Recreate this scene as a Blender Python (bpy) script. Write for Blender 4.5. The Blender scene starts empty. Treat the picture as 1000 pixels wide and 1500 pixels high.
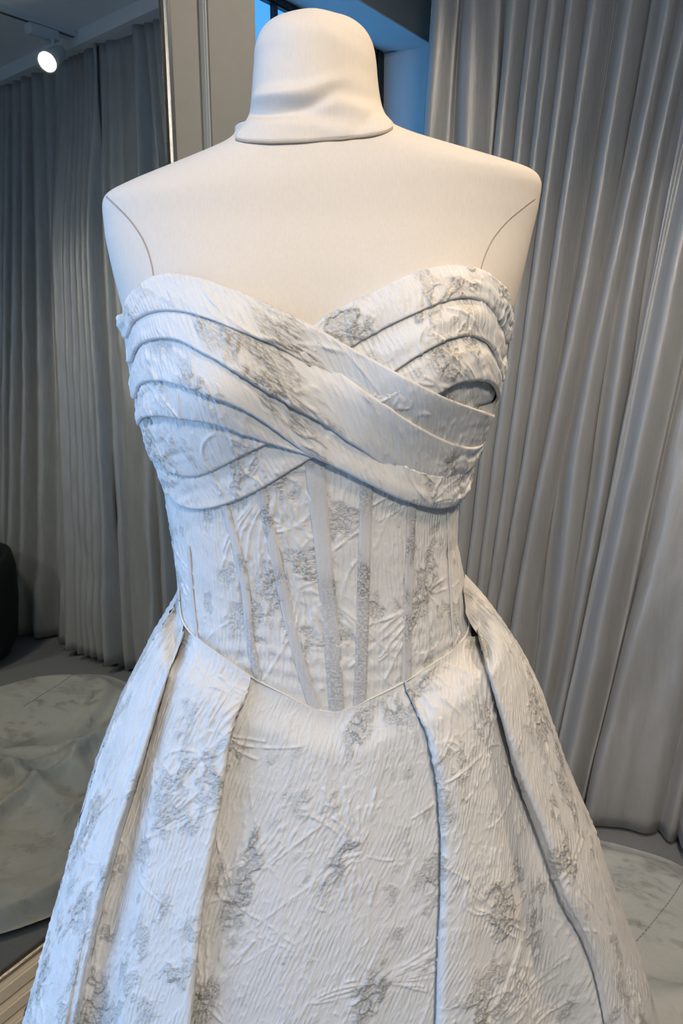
import bpy, math, random
import numpy as np

random.seed(7)
rng = np.random.default_rng(11)
scene = bpy.context.scene
C = bpy.data.collections.new('showroom')
scene.collection.children.link(C)

# ------------------------------------------------------------------ camera, sky, lights, exposure
FPX, PITCH, CAMH = 1200.0, math.radians(14.0), 1.32
cd = bpy.data.cameras.new('camera')
cam = bpy.data.objects.new('camera', cd)
C.objects.link(cam)
cam.location = (0, 0, CAMH)
cam.rotation_euler = (math.radians(90) - PITCH, 0, 0)
cd.sensor_fit = 'VERTICAL'
cd.sensor_height = 36.0
cd.lens = 36.0 * FPX / 1500.0
cd.clip_start = 0.02
scene.camera = cam
scene.view_settings.view_transform = 'Standard'
scene.view_settings.look = 'None'
scene.view_settings.gamma = 1.0
scene.view_settings.use_curve_mapping = False
scene.view_settings.exposure = 0.0

world = bpy.data.worlds.new('daylight')
scene.world = world
world.use_nodes = True
bg = world.node_tree.nodes['Background']
bg.inputs['Color'].default_value = (0.36, 0.60, 1.0, 1)
bg.inputs['Strength'].default_value = 2.0


def lamp(name, kind, loc, aim, power, color, size=0.1, size_y=None, spot=60, blend=0.6):
    d = bpy.data.lights.new(name, kind)
    d.energy = power
    d.color = color
    if kind == 'AREA':
        d.shape = 'RECTANGLE'
        d.size = size
        d.size_y = size_y or size
    else:
        d.shadow_soft_size = size
    if kind == 'SPOT':
        d.spot_size = math.radians(spot)
        d.spot_blend = blend
    o = bpy.data.objects.new(name, d)
    C.objects.link(o)
    o.location = loc
    v = np.array(aim, float) - np.array(loc, float)
    from mathutils import Vector
    o.rotation_euler = Vector(v).to_track_quat('-Z', 'Y').to_euler()
    return o


# daylight through the big shop window on the left, warm track lamps overhead, then added fill and wash spots
lamp('window_daylight', 'AREA', (-1.22, 0.29, 1.25), (-0.37, -0.24, 1.20), 12.5, (0.35, 0.58, 1.0), 1.4, 1.8)
lamp('track_lamp_front', 'SPOT', (0.22, 0.04, 2.19), (0.0, 0.74, 1.28), 26, (1.0, 0.74, 0.48), 0.06, spot=54, blend=0.9)
lamp('track_lamp_side', 'SPOT', (1.00, 1.25, 2.17), (0.05, 0.78, 0.95), 46, (1.0, 0.72, 0.42), 0.05, spot=60)
lamp('added_fill_rear', 'SPOT', (0.20, -0.70, 2.19), (0.10, 0.9, 1.0), 76, (1.0, 0.90, 0.76), 0.12, spot=90, blend=0.8)  # added soft fill from behind the camera, brightens the gown's front
lamp('added_wash_curtain', 'SPOT', (0.40, 0.90, 2.19), (0.68, 1.95, 0.30), 44, (1.0, 0.88, 0.74), 0.08, spot=78, blend=0.9)  # added wash, lifts the right-hand curtains
lamp('added_wash_wall', 'SPOT', (0.45, 1.62, 2.19), (-0.30, 1.95, 1.5), 10.5, (1.0, 0.88, 0.72), 0.035, spot=100)  # added wash, brightens the wall and pilaster beside the mirror

# ------------------------------------------------------------------ pixel geometry
CAM = np.array([0, 0, CAMH])
FW = np.array([0, math.cos(PITCH), -math.sin(PITCH)])
UP = np.array([0, math.sin(PITCH), math.cos(PITCH)])


def ray(x, y):
    x = np.asarray(x, float)
    y = np.asarray(y, float)
    a = (x - 500) / FPX
    b = -(y - 750) / FPX
    return np.stack([a, b * UP[1] + FW[1] + 0 * a, b * UP[2] + FW[2] + 0 * a], -1)


def at_depth(x, y, Y):
    d = ray(x, y)
    return CAM + d * (Y / d[..., 1])[..., None]


def at_height(x, y, z):
    d = ray(x, y)
    return CAM + d * ((z - CAMH) / d[..., 2])[..., None]


DY = 0.80                      # distance of the dress form's axis
YAW = math.radians(31.9)       # direction of the mirror wall
UD = np.array([math.sin(YAW), math.cos(YAW), 0])
VD = np.array([math.cos(YAW), -math.sin(YAW), 0])
P0 = at_height(25, 1395, 0.12)


def W(u, v, z):
    u = np.asarray(u, float); v = np.asarray(v, float); z = np.asarray(z, float)
    q = P0[:2] + u[..., None] * UD[:2] + v[..., None] * VD[:2]
    return np.concatenate([q, (z + 0 * u)[..., None]], -1)


# ------------------------------------------------------------------ mesh helpers
def smooth_faces(me, on=True):
    me.polygons.foreach_set('use_smooth', np.full(len(me.polygons), on, dtype=bool))


def link(name, me, mat, parent=None, smooth=True):
    o = bpy.data.objects.new(name, me)
    C.objects.link(o)
    if mat is not None:
        me.materials.append(mat)
    smooth_faces(me, smooth)
    if parent is not None:
        o.parent = parent
        o.matrix_parent_inverse = parent.matrix_basis.inverted()
    return o


def grid_mesh(name, P, closed=False, attrs=None, mask=None):
    R, K = P.shape[:2]
    idx = np.arange(R * K).reshape(R, K)
    if closed:
        idx2 = np.concatenate([idx, idx[:, :1]], 1)
    else:
        idx2 = idx
    a = idx2[:-1, :-1]; b = idx2[:-1, 1:]; c = idx2[1:, 1:]; d = idx2[1:, :-1]
    F = np.stack([a, d, c, b], -1).reshape(-1, 4)
    if mask is not None:
        F = F[mask.reshape(-1)]
    V = P.reshape(-1, 3)
    used, inv = np.unique(F.reshape(-1), return_inverse=True)
    V = V[used]
    F = inv.reshape(-1, 4)
    me = bpy.data.meshes.new(name)
    me.vertices.add(len(V))
    me.vertices.foreach_set('co', V.astype(np.float32).reshape(-1))
    me.loops.add(F.size)
    me.loops.foreach_set('vertex_index', F.astype(np.int32).reshape(-1))
    me.polygons.add(len(F))
    me.polygons.foreach_set('loop_start', np.arange(0, F.size, 4, dtype=np.int32))
    me.polygons.foreach_set('loop_total', np.full(len(F), 4, dtype=np.int32))
    me.update(calc_edges=True)
    if attrs:
        for k, A in attrs.items():
            if A.ndim == 3:
                at = me.attributes.new(k, 'FLOAT_VECTOR', 'POINT')
                at.data.foreach_set('vector', A.reshape(-1, 3)[used].astype(np.float32).reshape(-1))
            else:
                at = me.attributes.new(k, 'FLOAT', 'POINT')
                at.data.foreach_set('value', A.reshape(-1)[used].astype(np.float32))
    me.validate()
    return me


def grid_normals(P):
    du = np.gradient(P, axis=1)
    dv = np.gradient(P, axis=0)
    n = np.cross(du, dv)
    n /= np.linalg.norm(n, axis=-1, keepdims=True) + 1e-12
    return n


def box_bm(parts, bevel=0.0):
    """parts: list of (origin, axes 3x3 (rows), half sizes) -> mesh of boxes"""
    import bmesh
    bm = bmesh.new()
    for o, ax, h in parts:
        o = np.array(o, float)
        vs = []
        for sx in (-1, 1):
            for sy in (-1, 1):
                for sz in (-1, 1):
                    p = o + ax[0] * h[0] * sx + ax[1] * h[1] * sy + ax[2] * h[2] * sz
                    vs.append(bm.verts.new(p))
        for f in ((0, 1, 3, 2), (4, 6, 7, 5), (0, 4, 5, 1), (2, 3, 7, 6), (0, 2, 6, 4), (1, 5, 7, 3)):
            bm.faces.new([vs[i] for i in f])
    bmesh.ops.recalc_face_normals(bm, faces=bm.faces[:])
    if bevel > 0:
        bmesh.ops.bevel(bm, geom=bm.edges[:], offset=bevel, segments=2, affect='EDGES')
    return bm


ROOM_AX = np.array([UD, VD, [0, 0, 1.0]])


def room_box(name, u0, u1, v0, v1, z0, z1, mat, parent=None, bevel=0.0, kind=None, extra=()):
    parts = []
    for (a0, a1, b0, b1, c0, c1) in [(u0, u1, v0, v1, z0, z1)] + list(extra):
        cen = W((a0 + a1) / 2, (b0 + b1) / 2, (c0 + c1) / 2)
        parts.append((cen, ROOM_AX, ((a1 - a0) / 2, (b1 - b0) / 2, (c1 - c0) / 2)))
    bm = box_bm(parts, bevel)
    me = bpy.data.meshes.new(name)
    bm.to_mesh(me)
    bm.free()
    o = link(name, me, mat, parent, smooth=False)
    if kind:
        o['kind'] = kind
    return o


def tube_mesh(name, pts, r, n=8, cap=True):
    pts = np.asarray(pts, float)
    T = np.gradient(pts, axis=0)
    T /= np.linalg.norm(T, axis=1, keepdims=True) + 1e-12
    ref = np.array([0.0, 0, 1]) if abs(T[:, 2]).mean() < 0.8 else np.array([0, 1.0, 0])
    A = np.cross(T, ref); A /= np.linalg.norm(A, axis=1, keepdims=True) + 1e-12
    B = np.cross(T, A)
    th = np.linspace(0, 2 * np.pi, n, endpoint=False)
    rr = np.broadcast_to(np.asarray(r, float), (len(pts),))
    P = pts[:, None] + rr[:, None, None] * (np.cos(th)[None, :, None] * A[:, None] + np.sin(th)[None, :, None] * B[:, None])
    if cap:
        P = np.concatenate([np.repeat(pts[:1][:, None], n, 1), P, np.repeat(pts[-1:][:, None], n, 1)], 0)
    return grid_mesh(name, P, closed=True)


def lathe_mesh(name, prof, n=32, origin=(0, 0, 0), axis=(0, 0, 1)):
    from mathutils import Vector
    q = np.array(Vector((0, 0, 1)).rotation_difference(Vector(axis)).to_matrix())
    th = np.linspace(0, 2 * np.pi, n, endpoint=False)
    P = np.array([[[r * math.cos(t), r * math.sin(t), z] for t in th] for r, z in prof])
    P = P @ q.T + np.array(origin)
    return grid_mesh(name, P, closed=True)


def tag(o, label, cat, group=None):
    o['label'] = label
    o['category'] = cat
    if group:
        o['group'] = group
    return o


def empty(name, loc):
    o = bpy.data.objects.new(name, None)
    C.objects.link(o)
    o.location = [float(q) for q in loc]
    o.empty_display_size = 0.1
    bpy.context.view_layer.update()
    return o


def curve_through(pts, n=120, smooth=True):
    """Catmull-Rom through points, n samples."""
    p = np.asarray(pts, float)
    if len(p) == 2:
        return p[0] + (p[1] - p[0]) * np.linspace(0, 1, n)[:, None]
    d = np.concatenate([[0], np.cumsum(np.linalg.norm(np.diff(p, axis=0), axis=1) ** 0.5)])
    return catmull(d, p, np.linspace(0, d[-1], n))


def catmull(t, P, x):
    """1D non-uniform cubic Hermite (finite-difference tangents) over axis 0."""
    t = np.asarray(t, float); P = np.asarray(P, float)
    sh = (-1,) + (1,) * (P.ndim - 1)
    m = np.zeros_like(P)
    dt = np.diff(t).reshape(sh)
    s = np.diff(P, axis=0) / dt
    m[1:-1] = (s[:-1] * dt[1:] + s[1:] * dt[:-1]) / (dt[1:] + dt[:-1])
    m[0] = s[0]; m[-1] = s[-1]
    i = np.clip(np.searchsorted(t, x, side='right') - 1, 0, len(t) - 2)
    h = (t[i + 1] - t[i]).reshape(sh)
    u = ((x - t[i]) / (t[i + 1] - t[i])).reshape(sh)
    return ((2 * u**3 - 3 * u**2 + 1) * P[i] + (u**3 - 2 * u**2 + u) * h * m[i]
            + (-2 * u**3 + 3 * u**2) * P[i + 1] + (u**3 - u**2) * h * m[i + 1])


def sstep(a, b, x):
    t = np.clip((np.asarray(x, float) - a) / (b - a), 0, 1)
    return t * t * (3 - 2 * t)


# ------------------------------------------------------------------ materials
def new_mat(name):
    m = bpy.data.materials.new(name)
    m.use_nodes = True
    nt = m.node_tree
    return m, nt, nt.nodes['Principled BSDF']


def node(nt, kind, **kw):
    n = nt.nodes.new(kind)
    for k, v in kw.items():
        if k in n.inputs:
            n.inputs[k].default_value = v
        else:
            setattr(n, k, v)
    return n


def simple_mat(name, col, rough=0.5, metal=0.0, spec=0.5, noise=None, bump=None, emit=None, sheen=0.0):
    m, nt, b = new_mat(name)
    b.inputs['Base Color'].default_value = (*col, 1)
    b.inputs['Roughness'].default_value = rough
    b.inputs['Metallic'].default_value = metal
    b.inputs['Specular IOR Level'].default_value = spec
    b.inputs['Sheen Weight'].default_value = sheen
    tc = node(nt, 'ShaderNodeTexCoord')
    if noise:
        sc, amt = noise
        n = node(nt, 'ShaderNodeTexNoise', Scale=sc, Detail=5.0)
        nt.links.new(tc.outputs['Object'], n.inputs['Vector'])
        r = node(nt, 'ShaderNodeMix', data_type='RGBA')
        r.inputs['A'].default_value = (*[c * (1 - amt) for c in col], 1)
        r.inputs['B'].default_value = (*[min(1, c * (1 + amt)) for c in col], 1)
        nt.links.new(n.outputs['Fac'], r.inputs['Factor'])
        nt.links.new(r.outputs['Result'], b.inputs['Base Color'])
    if bump:
        sc, dist = bump
        n = node(nt, 'ShaderNodeTexNoise', Scale=sc, Detail=6.0)
        nt.links.new(tc.outputs['Object'], n.inputs['Vector'])
        bp = node(nt, 'ShaderNodeBump', Strength=0.6, Distance=dist)
        nt.links.new(n.outputs['Fac'], bp.inputs['Height'])
        nt.links.new(bp.outputs['Normal'], b.inputs['Normal'])
    if emit:
        b.inputs['Emission Color'].default_value = (*emit[0], 1)
        b.inputs['Emission Strength'].default_value = emit[1]
    return m


def linen_mat():
    m, nt, b = new_mat('cream_linen')
    tc = node(nt, 'ShaderNodeTexCoord')
    w1 = node(nt, 'ShaderNodeTexWave', Scale=210.0, Distortion=2.0, Detail=2.0)
    w1.bands_direction = 'X'
    w2 = node(nt, 'ShaderNodeTexWave', Scale=210.0, Distortion=2.0, Detail=2.0)
    w2.bands_direction = 'Z'
    n = node(nt, 'ShaderNodeTexNoise', Scale=45.0, Detail=6.0)
    mpl = node(nt, 'ShaderNodeMapping')
    mpl.inputs['Scale'].default_value = (14, 14, 2.2)
    nt.links.new(tc.outputs['Object'], mpl.inputs['Vector'])
    for q in (w1, w2):
        nt.links.new(tc.outputs['Object'], q.inputs['Vector'])
    nt.links.new(mpl.outputs['Vector'], n.inputs['Vector'])
    mx = node(nt, 'ShaderNodeMath', operation='ADD')
    nt.links.new(w1.outputs['Fac'], mx.inputs[0])
    nt.links.new(w2.outputs['Fac'], mx.inputs[1])
    r = node(nt, 'ShaderNodeMix', data_type='RGBA')
    r.inputs['A'].default_value = (0.61, 0.565, 0.51, 1)
    r.inputs['B'].default_value = (0.69, 0.645, 0.585, 1)
    nt.links.new(n.outputs['Fac'], r.inputs['Factor'])
    nt.links.new(r.outputs['Result'], b.inputs['Base Color'])
    b.inputs['Roughness'].default_value = 0.9
    b.inputs['Specular IOR Level'].default_value = 0.15
    bp = node(nt, 'ShaderNodeBump', Strength=0.12, Distance=0.0006)
    nt.links.new(mx.outputs[0], bp.inputs['Height'])
    nt.links.new(bp.outputs['Normal'], b.inputs['Normal'])
    return m


def brocade_mat(name, base=(0.70, 0.695, 0.68), silver=(0.47, 0.455, 0.41), rib=0.85, sil_k=1.0):
    """crinkled white brocade: fine ribs and crackle relief, metallic thread where 'silver' is set"""
    m, nt, b = new_mat(name)
    uv = node(nt, 'ShaderNodeAttribute', attribute_name='fuv')
    sv = node(nt, 'ShaderNodeAttribute', attribute_name='silver')
    wv = node(nt, 'ShaderNodeTexWave', Scale=78.0, Distortion=9.0, Detail=2.0)
    wv.inputs['Detail Scale'].default_value = 0.16
    wv.bands_direction = 'X'
    n1 = node(nt, 'ShaderNodeTexNoise', Scale=26.0, Detail=3.0)
    n2 = node(nt, 'ShaderNodeTexNoise', Scale=460.0, Detail=4.0, Roughness=0.7)
    n3 = node(nt, 'ShaderNodeTexNoise', Scale=1500.0, Detail=2.0)
    for q in (wv, n1, n2, n3):
        nt.links.new(uv.outputs['Vector'], q.inputs['Vector'])
    # ribs fade in and out
    mpv = node(nt, 'ShaderNodeMapping')
    mpv.inputs['Scale'].default_value = (430, 60, 1)
    nt.links.new(uv.outputs['Vector'], mpv.inputs['Vector'])
    ns = node(nt, 'ShaderNodeTexNoise', Scale=1.0, Detail=3.0, Roughness=0.6, Distortion=0.6)
    nt.links.new(mpv.outputs['Vector'], ns.inputs['Vector'])
    rm = node(nt, 'ShaderNodeMapRange')
    rm.inputs['From Min'].default_value = 0.38; rm.inputs['From Max'].default_value = 0.62
    rm.inputs['To Min'].default_value = 0.0; rm.inputs['To Max'].default_value = 0.42
    nt.links.new(n1.outputs['Fac'], rm.inputs['Value'])
    ml = node(nt, 'ShaderNodeMath', operation='MULTIPLY')
    nt.links.new(wv.outputs['Fac'], ml.inputs[0]); nt.links.new(rm.outputs['Result'], ml.inputs[1])
    # metallic patches are rough crackle
    ms = node(nt, 'ShaderNodeMath', operation='MULTIPLY')
    nt.links.new(n2.outputs['Fac'], ms.inputs[0]); nt.links.new(sv.outputs['Fac'], ms.inputs[1])
    ms2 = node(nt, 'ShaderNodeMath', operation='MULTIPLY_ADD')
    ms2.inputs[1].default_value = 2.6
    nt.links.new(ms.outputs[0], ms2.inputs[0])
    ad0 = node(nt, 'ShaderNodeMath', operation='MULTIPLY_ADD')
    ad0.inputs[1].default_value = 0.30
    ad00 = node(nt, 'ShaderNodeMath', operation='MULTIPLY_ADD')
    rk = node(nt, 'ShaderNodeMath', operation='MULTIPLY_ADD')
    rk.inputs[1].default_value = 2.2; rk.inputs[2].default_value = 0.55
    nt.links.new(rm.outputs['Result'], rk.inputs[0])
    nt.links.new(rk.outputs[0], ad00.inputs[1])
    nt.links.new(ns.outputs['Fac'], ad00.inputs[0]); nt.links.new(ml.outputs[0], ad00.inputs[2])
    nt.links.new(n3.outputs['Fac'], ad0.inputs[0]); nt.links.new(ad00.outputs[0], ad0.inputs[2])
    nt.links.new(ad0.outputs[0], ms2.inputs[2])
    bp = node(nt, 'ShaderNodeBump', Strength=rib, Distance=0.0012)
    nt.links.new(ms2.outputs[0], bp.inputs['Height'])
    nt.links.new(bp.outputs['Normal'], b.inputs['Normal'])
    # thread speckle
    th = node(nt, 'ShaderNodeMapRange')
    th.inputs['From Min'].default_value = 0.44; th.inputs['From Max'].default_value = 0.54
    nt.links.new(n2.outputs['Fac'], th.inputs['Value'])
    fm = node(nt, 'ShaderNodeMath', operation='MULTIPLY')
    nt.links.new(th.outputs['Result'], fm.inputs[0]); nt.links.new(sv.outputs['Fac'], fm.inputs[1])
    fk = node(nt, 'ShaderNodeMath', operation='MULTIPLY', use_clamp=True)
    fk.inputs[1].default_value = sil_k
    nt.links.new(fm.outputs[0], fk.inputs[0])
    mix = node(nt, 'ShaderNodeMix', data_type='RGBA')
    mix.inputs['A'].default_value = (*base, 1); mix.inputs['B'].default_value = (*silver, 1)
    tn = node(nt, 'ShaderNodeMix', data_type='RGBA')
    tn.inputs['A'].default_value = (*[c * 0.90 for c in base], 1); tn.inputs['B'].default_value = (*[min(1, c * 1.10) for c in base], 1)
    nt.links.new(n2.outputs['Fac'], tn.inputs['Factor'])
    nt.links.new(tn.outputs['Result'], mix.inputs['A'])
    nt.links.new(fk.outputs[0], mix.inputs['Factor'])
    nt.links.new(mix.outputs['Result'], b.inputs['Base Color'])
    mm = node(nt, 'ShaderNodeMath', operation='MULTIPLY')
    mm.inputs[1].default_value = 0.75
    nt.links.new(fk.outputs[0], mm.inputs[0])
    nt.links.new(mm.outputs[0], b.inputs['Metallic'])
    b.inputs['Roughness'].default_value = 0.45
    b.inputs['Specular IOR Level'].default_value = 0.35
    b.inputs['Sheen Weight'].default_value = 0.08
    return m


def curtain_mat():
    m, nt, b = new_mat('silver_satin')
    tc = node(nt, 'ShaderNodeTexCoord')
    mp = node(nt, 'ShaderNodeMapping')
    mp.inputs['Scale'].default_value = (9, 9, 1.6)
    nt.links.new(tc.outputs['Object'], mp.inputs['Vector'])
    n = node(nt, 'ShaderNodeTexNoise', Scale=5.0, Detail=5.0, Roughness=0.6)
    nt.links.new(mp.outputs['Vector'], n.inputs['Vector'])
    r = node(nt, 'ShaderNodeMix', data_type='RGBA')
    r.inputs['A'].default_value = (0.365, 0.35, 0.325, 1)
    r.inputs['B'].default_value = (0.51, 0.495, 0.465, 1)
    nt.links.new(n.outputs['Fac'], r.inputs['Factor'])
    nt.links.new(r.outputs['Result'], b.inputs['Base Color'])
    b.inputs['Roughness'].default_value = 0.42
    b.inputs['Metallic'].default_value = 0.30
    b.inputs['Specular IOR Level'].default_value = 0.5
    b.inputs['Sheen Weight'].default_value = 0.1
    bp = node(nt, 'ShaderNodeBump', Strength=0.35, Distance=0.006)
    nt.links.new(n.outputs['Fac'], bp.inputs['Height'])
    nt.links.new(bp.outputs['Normal'], b.inputs['Normal'])
    return m


def pane_mat():
    m, nt, b = new_mat('tinted_pane')
    nt.nodes.remove(b)
    out = nt.nodes['Material Output']
    t = node(nt, 'ShaderNodeBsdfTransparent')
    t.inputs['Color'].default_value = (0.38, 0.64, 0.74, 1)
    g = node(nt, 'ShaderNodeBsdfGlossy')
    g.inputs['Roughness'].default_value = 0.02
    mx = node(nt, 'ShaderNodeMixShader')
    mx.inputs[0].default_value = 0.05
    nt.links.new(t.outputs[0], mx.inputs[1]); nt.links.new(g.outputs[0], mx.inputs[2])
    nt.links.new(mx.outputs[0], out.inputs['Surface'])
    return m


M = dict(
    linen=linen_mat(),
    seam=simple_mat('linen_seam', (0.34, 0.30, 0.25), 0.9),
    brocade=brocade_mat('white_brocade'),
    boning=brocade_mat('boning_tape', base=(0.60, 0.60, 0.60), silver=(0.40, 0.39, 0.36), rib=0.45),
    piping=simple_mat('waist_piping', (0.70, 0.67, 0.62), 0.5),
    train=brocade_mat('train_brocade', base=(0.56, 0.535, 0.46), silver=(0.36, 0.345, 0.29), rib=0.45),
    satin=curtain_mat(),
    wall=simple_mat('beige_wall_paint', (0.46, 0.43, 0.375), 0.8, noise=(30, 0.04), bump=(260, 0.0008)),
    white=simple_mat('white_wall_paint', (0.80, 0.81, 0.82), 0.7, noise=(20, 0.03), bump=(240, 0.0006)),
    ceil=simple_mat('ceiling_paint', (0.80, 0.80, 0.80), 0.85, noise=(12, 0.03)),
    floor=simple_mat('grey_carpet', (0.27, 0.265, 0.25), 0.95, noise=(170, 0.16), bump=(600, 0.003), spec=0.1),
    base=simple_mat('baseboard_paint', (0.56, 0.50, 0.40), 0.45, noise=(40, 0.05)),
    mirror=simple_mat('mirror_silvering', (0.54, 0.58, 0.57), 0.015, metal=1.0),
    steel=simple_mat('brushed_steel', (0.55, 0.54, 0.52), 0.28, metal=1.0, bump=(300, 0.0004)),
    dark=simple_mat('dark_mirror_edge', (0.04, 0.045, 0.045), 0.4),
    black=simple_mat('black_window_metal', (0.012, 0.014, 0.018), 0.4),
    upholstery=simple_mat('black_upholstery', (0.006, 0.006, 0.007), 0.8, bump=(400, 0.001)),
    lampwhite=simple_mat('lamp_white_metal', (0.60, 0.62, 0.62), 0.45),
    lens=simple_mat('lamp_lens', (1, 0.95, 0.8), 0.4, emit=((1.0, 0.88, 0.55), 14.0)),
    wood=simple_mat('walnut', (0.10, 0.06, 0.035), 0.5, noise=(20, 0.3)),
    pane=pane_mat(),
)

# ------------------------------------------------------------------ the room
ZC = 2.25
me = grid_mesh('floor', np.stack([W(np.array([u, u]), np.array([-0.10, 6.0]), 0.0) for u in (-4.0, 4.0)]))
link('floor', me, M['floor'], smooth=False)['kind'] = 'structure'
bpy.data.objects['floor'].location.z = 0
room_box('ceiling', -4.0, 2.6, -0.12, 5.0, ZC, ZC + 0.08, M['ceil'], kind='structure')
wb = np.array([[1.74, 0.0], [2.55, 3.1], [2.65, 3.1], [1.84, 0.0], [1.74, 0.0]])
me = grid_mesh('wall_right', np.stack([W(wb[:, 0], wb[:, 1], z) for z in (0.0, ZC)]))
link('wall_right', me, M['wall'], smooth=False)['kind'] = 'structure'
# wall carrying the mirror and the window recess
REC0, REC1, HEAD, RECD = 0.803, 1.70, 2.10, 0.165
room_box('wall_left', -0.45, REC0, -0.12, 0.0, 0.0, ZC, M['wall'], kind='structure',
         extra=[(-2.4, -0.45, -0.12, 0.0, 0.0, 0.30), (-2.4, -0.45, -0.12, 0.0, 2.2, ZC), (-2.4, -2.0, -0.12, 0.0, 0.3, 2.2)])
room_box('wall_front', -2.5, -2.4, -0.12, 3.1, 0.0, ZC, M['wall'], kind='structure')
room_box('wall_far', -2.4, 2.6, 3.0, 3.1, 0.0, ZC, M['wall'], kind='structure')
room_box('wall_back', REC0, 2.6, -0.12, 0.0, HEAD, ZC, M['wall'], kind='structure',
         extra=[(REC1 + 0.1, 2.6, -0.12, 0.0, 0.0, HEAD)])
room_box('lit_return_strip', 0.628, 0.6385, 0.0, 0.016, 0.11, ZC, M['lampwhite'], kind='structure', bevel=0.003)  # added pale strip: daylight on the pilaster's return put into its colour
room_box('trim_1', 0.639, 0.803, 0.0, 0.014, 0.11, ZC, M['wall'], kind='structure', bevel=0.004)
# recess: reveal, soffit, sill
room_box('trim_2', REC1, REC1 + 0.1, -RECD - 0.06, 0.0, 0.0, HEAD - 0.004, M['white'], kind='structure')
room_box('trim_3', REC0 - 0.1, REC1 + 0.1, -RECD - 0.06, -0.121, HEAD, HEAD + 0.1, M['white'], kind='structure',
         extra=[(REC0, REC1, -0.1205, -0.0005, HEAD - 0.004, HEAD)])
room_box('trim_4', REC0 - 0.1, REC0, -RECD - 0.06, -0.121, 0.0, HEAD, M['white'], kind='structure')
room_box('trim_6', REC0, REC1, -RECD - 0.05, -0.04, 0.0, 0.55, M['white'], kind='structure')
# window: frame, glazing bars, panes
win = empty('window_1', W((REC0 + REC1) / 2, -RECD, 0.55))
win['kind'] = 'structure'
FV0, FV1 = -RECD - 0.022, -RECD
fw_ = 0.045
room_box('window_frame', REC0, REC0 + fw_, FV0, FV1, 0.551, HEAD, M['black'], win, bevel=0.004,
         extra=[(REC1 - fw_, REC1, FV0, FV1, 0.551, HEAD), (REC0 + fw_, REC1 - fw_, FV0, FV1, HEAD - 0.022, HEAD),
                (REC0 + fw_, REC1 - fw_, FV0, FV1, 0.551, 0.551 + fw_)])
cols = [REC0 + fw_, 1.128, 1.30, 1.48, REC1 - fw_]
for u in cols[1:-1]:
    room_box('glazing_bar', u - 0.006, u + 0.006, FV0 + 0.004, FV1 - 0.002, 0.551 + fw_, HEAD - 0.022, M['black'], win)
for a, b_ in zip(cols[:-1], cols[1:]):
    room_box('pane', a, b_, -RECD - 0.018, -RECD - 0.014, 0.551 + fw_, HEAD - 0.022, M['pane'], win)

# moulded skirting below the mirror
for k, (z0, z1, dv) in enumerate([(0.0, 0.030, 0.052), (0.034, 0.062, 0.040), (0.066, 0.098, 0.030)]):
    o = room_box('baseboard_left' if k == 0 else 'moulding', -0.45, REC0, 0.0, dv, z0, z1, M['base'], bevel=0.004,
                 parent=None if k == 0 else bpy.data.objects['baseboard_left'])
    if k == 0:
        o['kind'] = 'structure'

# ------------------------------------------------------------------ the mirror
mir = empty('wall_mirror', W(0.0, 0.01, 0.12))
tag(mir, 'tall wall mirror with slim steel edge reflecting curtains and a track lamp', 'mirror')
MU1 = 0.515
room_box('mirror_glass', -0.30, MU1 - 0.012, 0.001, 0.0135, 0.121, 2.30, M['mirror'], mir)
room_box('mirror_frame', MU1 - 0.012, MU1 - 0.004, 0.001, 0.016, 0.110, 2.312, M['dark'], mir,
         extra=[(-0.30, MU1 - 0.012, 0.001, 0.016, 0.1125, 0.121), (-0.30, MU1 - 0.012, 0.001, 0.016, 2.30, 2.312)])
room_box('steel_edge', MU1 - 0.004, MU1 + 0.016, 0.0005, 0.020, 0.108, 2.314, M['steel'], mir, bevel=0.005,
         extra=[(-0.30, MU1 - 0.004, 0.0005, 0.020, 0.100, 0.1125)])

# ------------------------------------------------------------------ curtains along the right-hand wall
def noise1(x, seed, freq):
    r = np.random.default_rng(seed).uniform(-1, 1, 4096)
    t = np.asarray(x) * freq + 1000
    i = np.floor(t).astype(int)
    u = t - i
    u = u * u * (3 - 2 * u)
    return r[i % 4096] * (1 - u) + r[(i + 1) % 4096] * u


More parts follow.
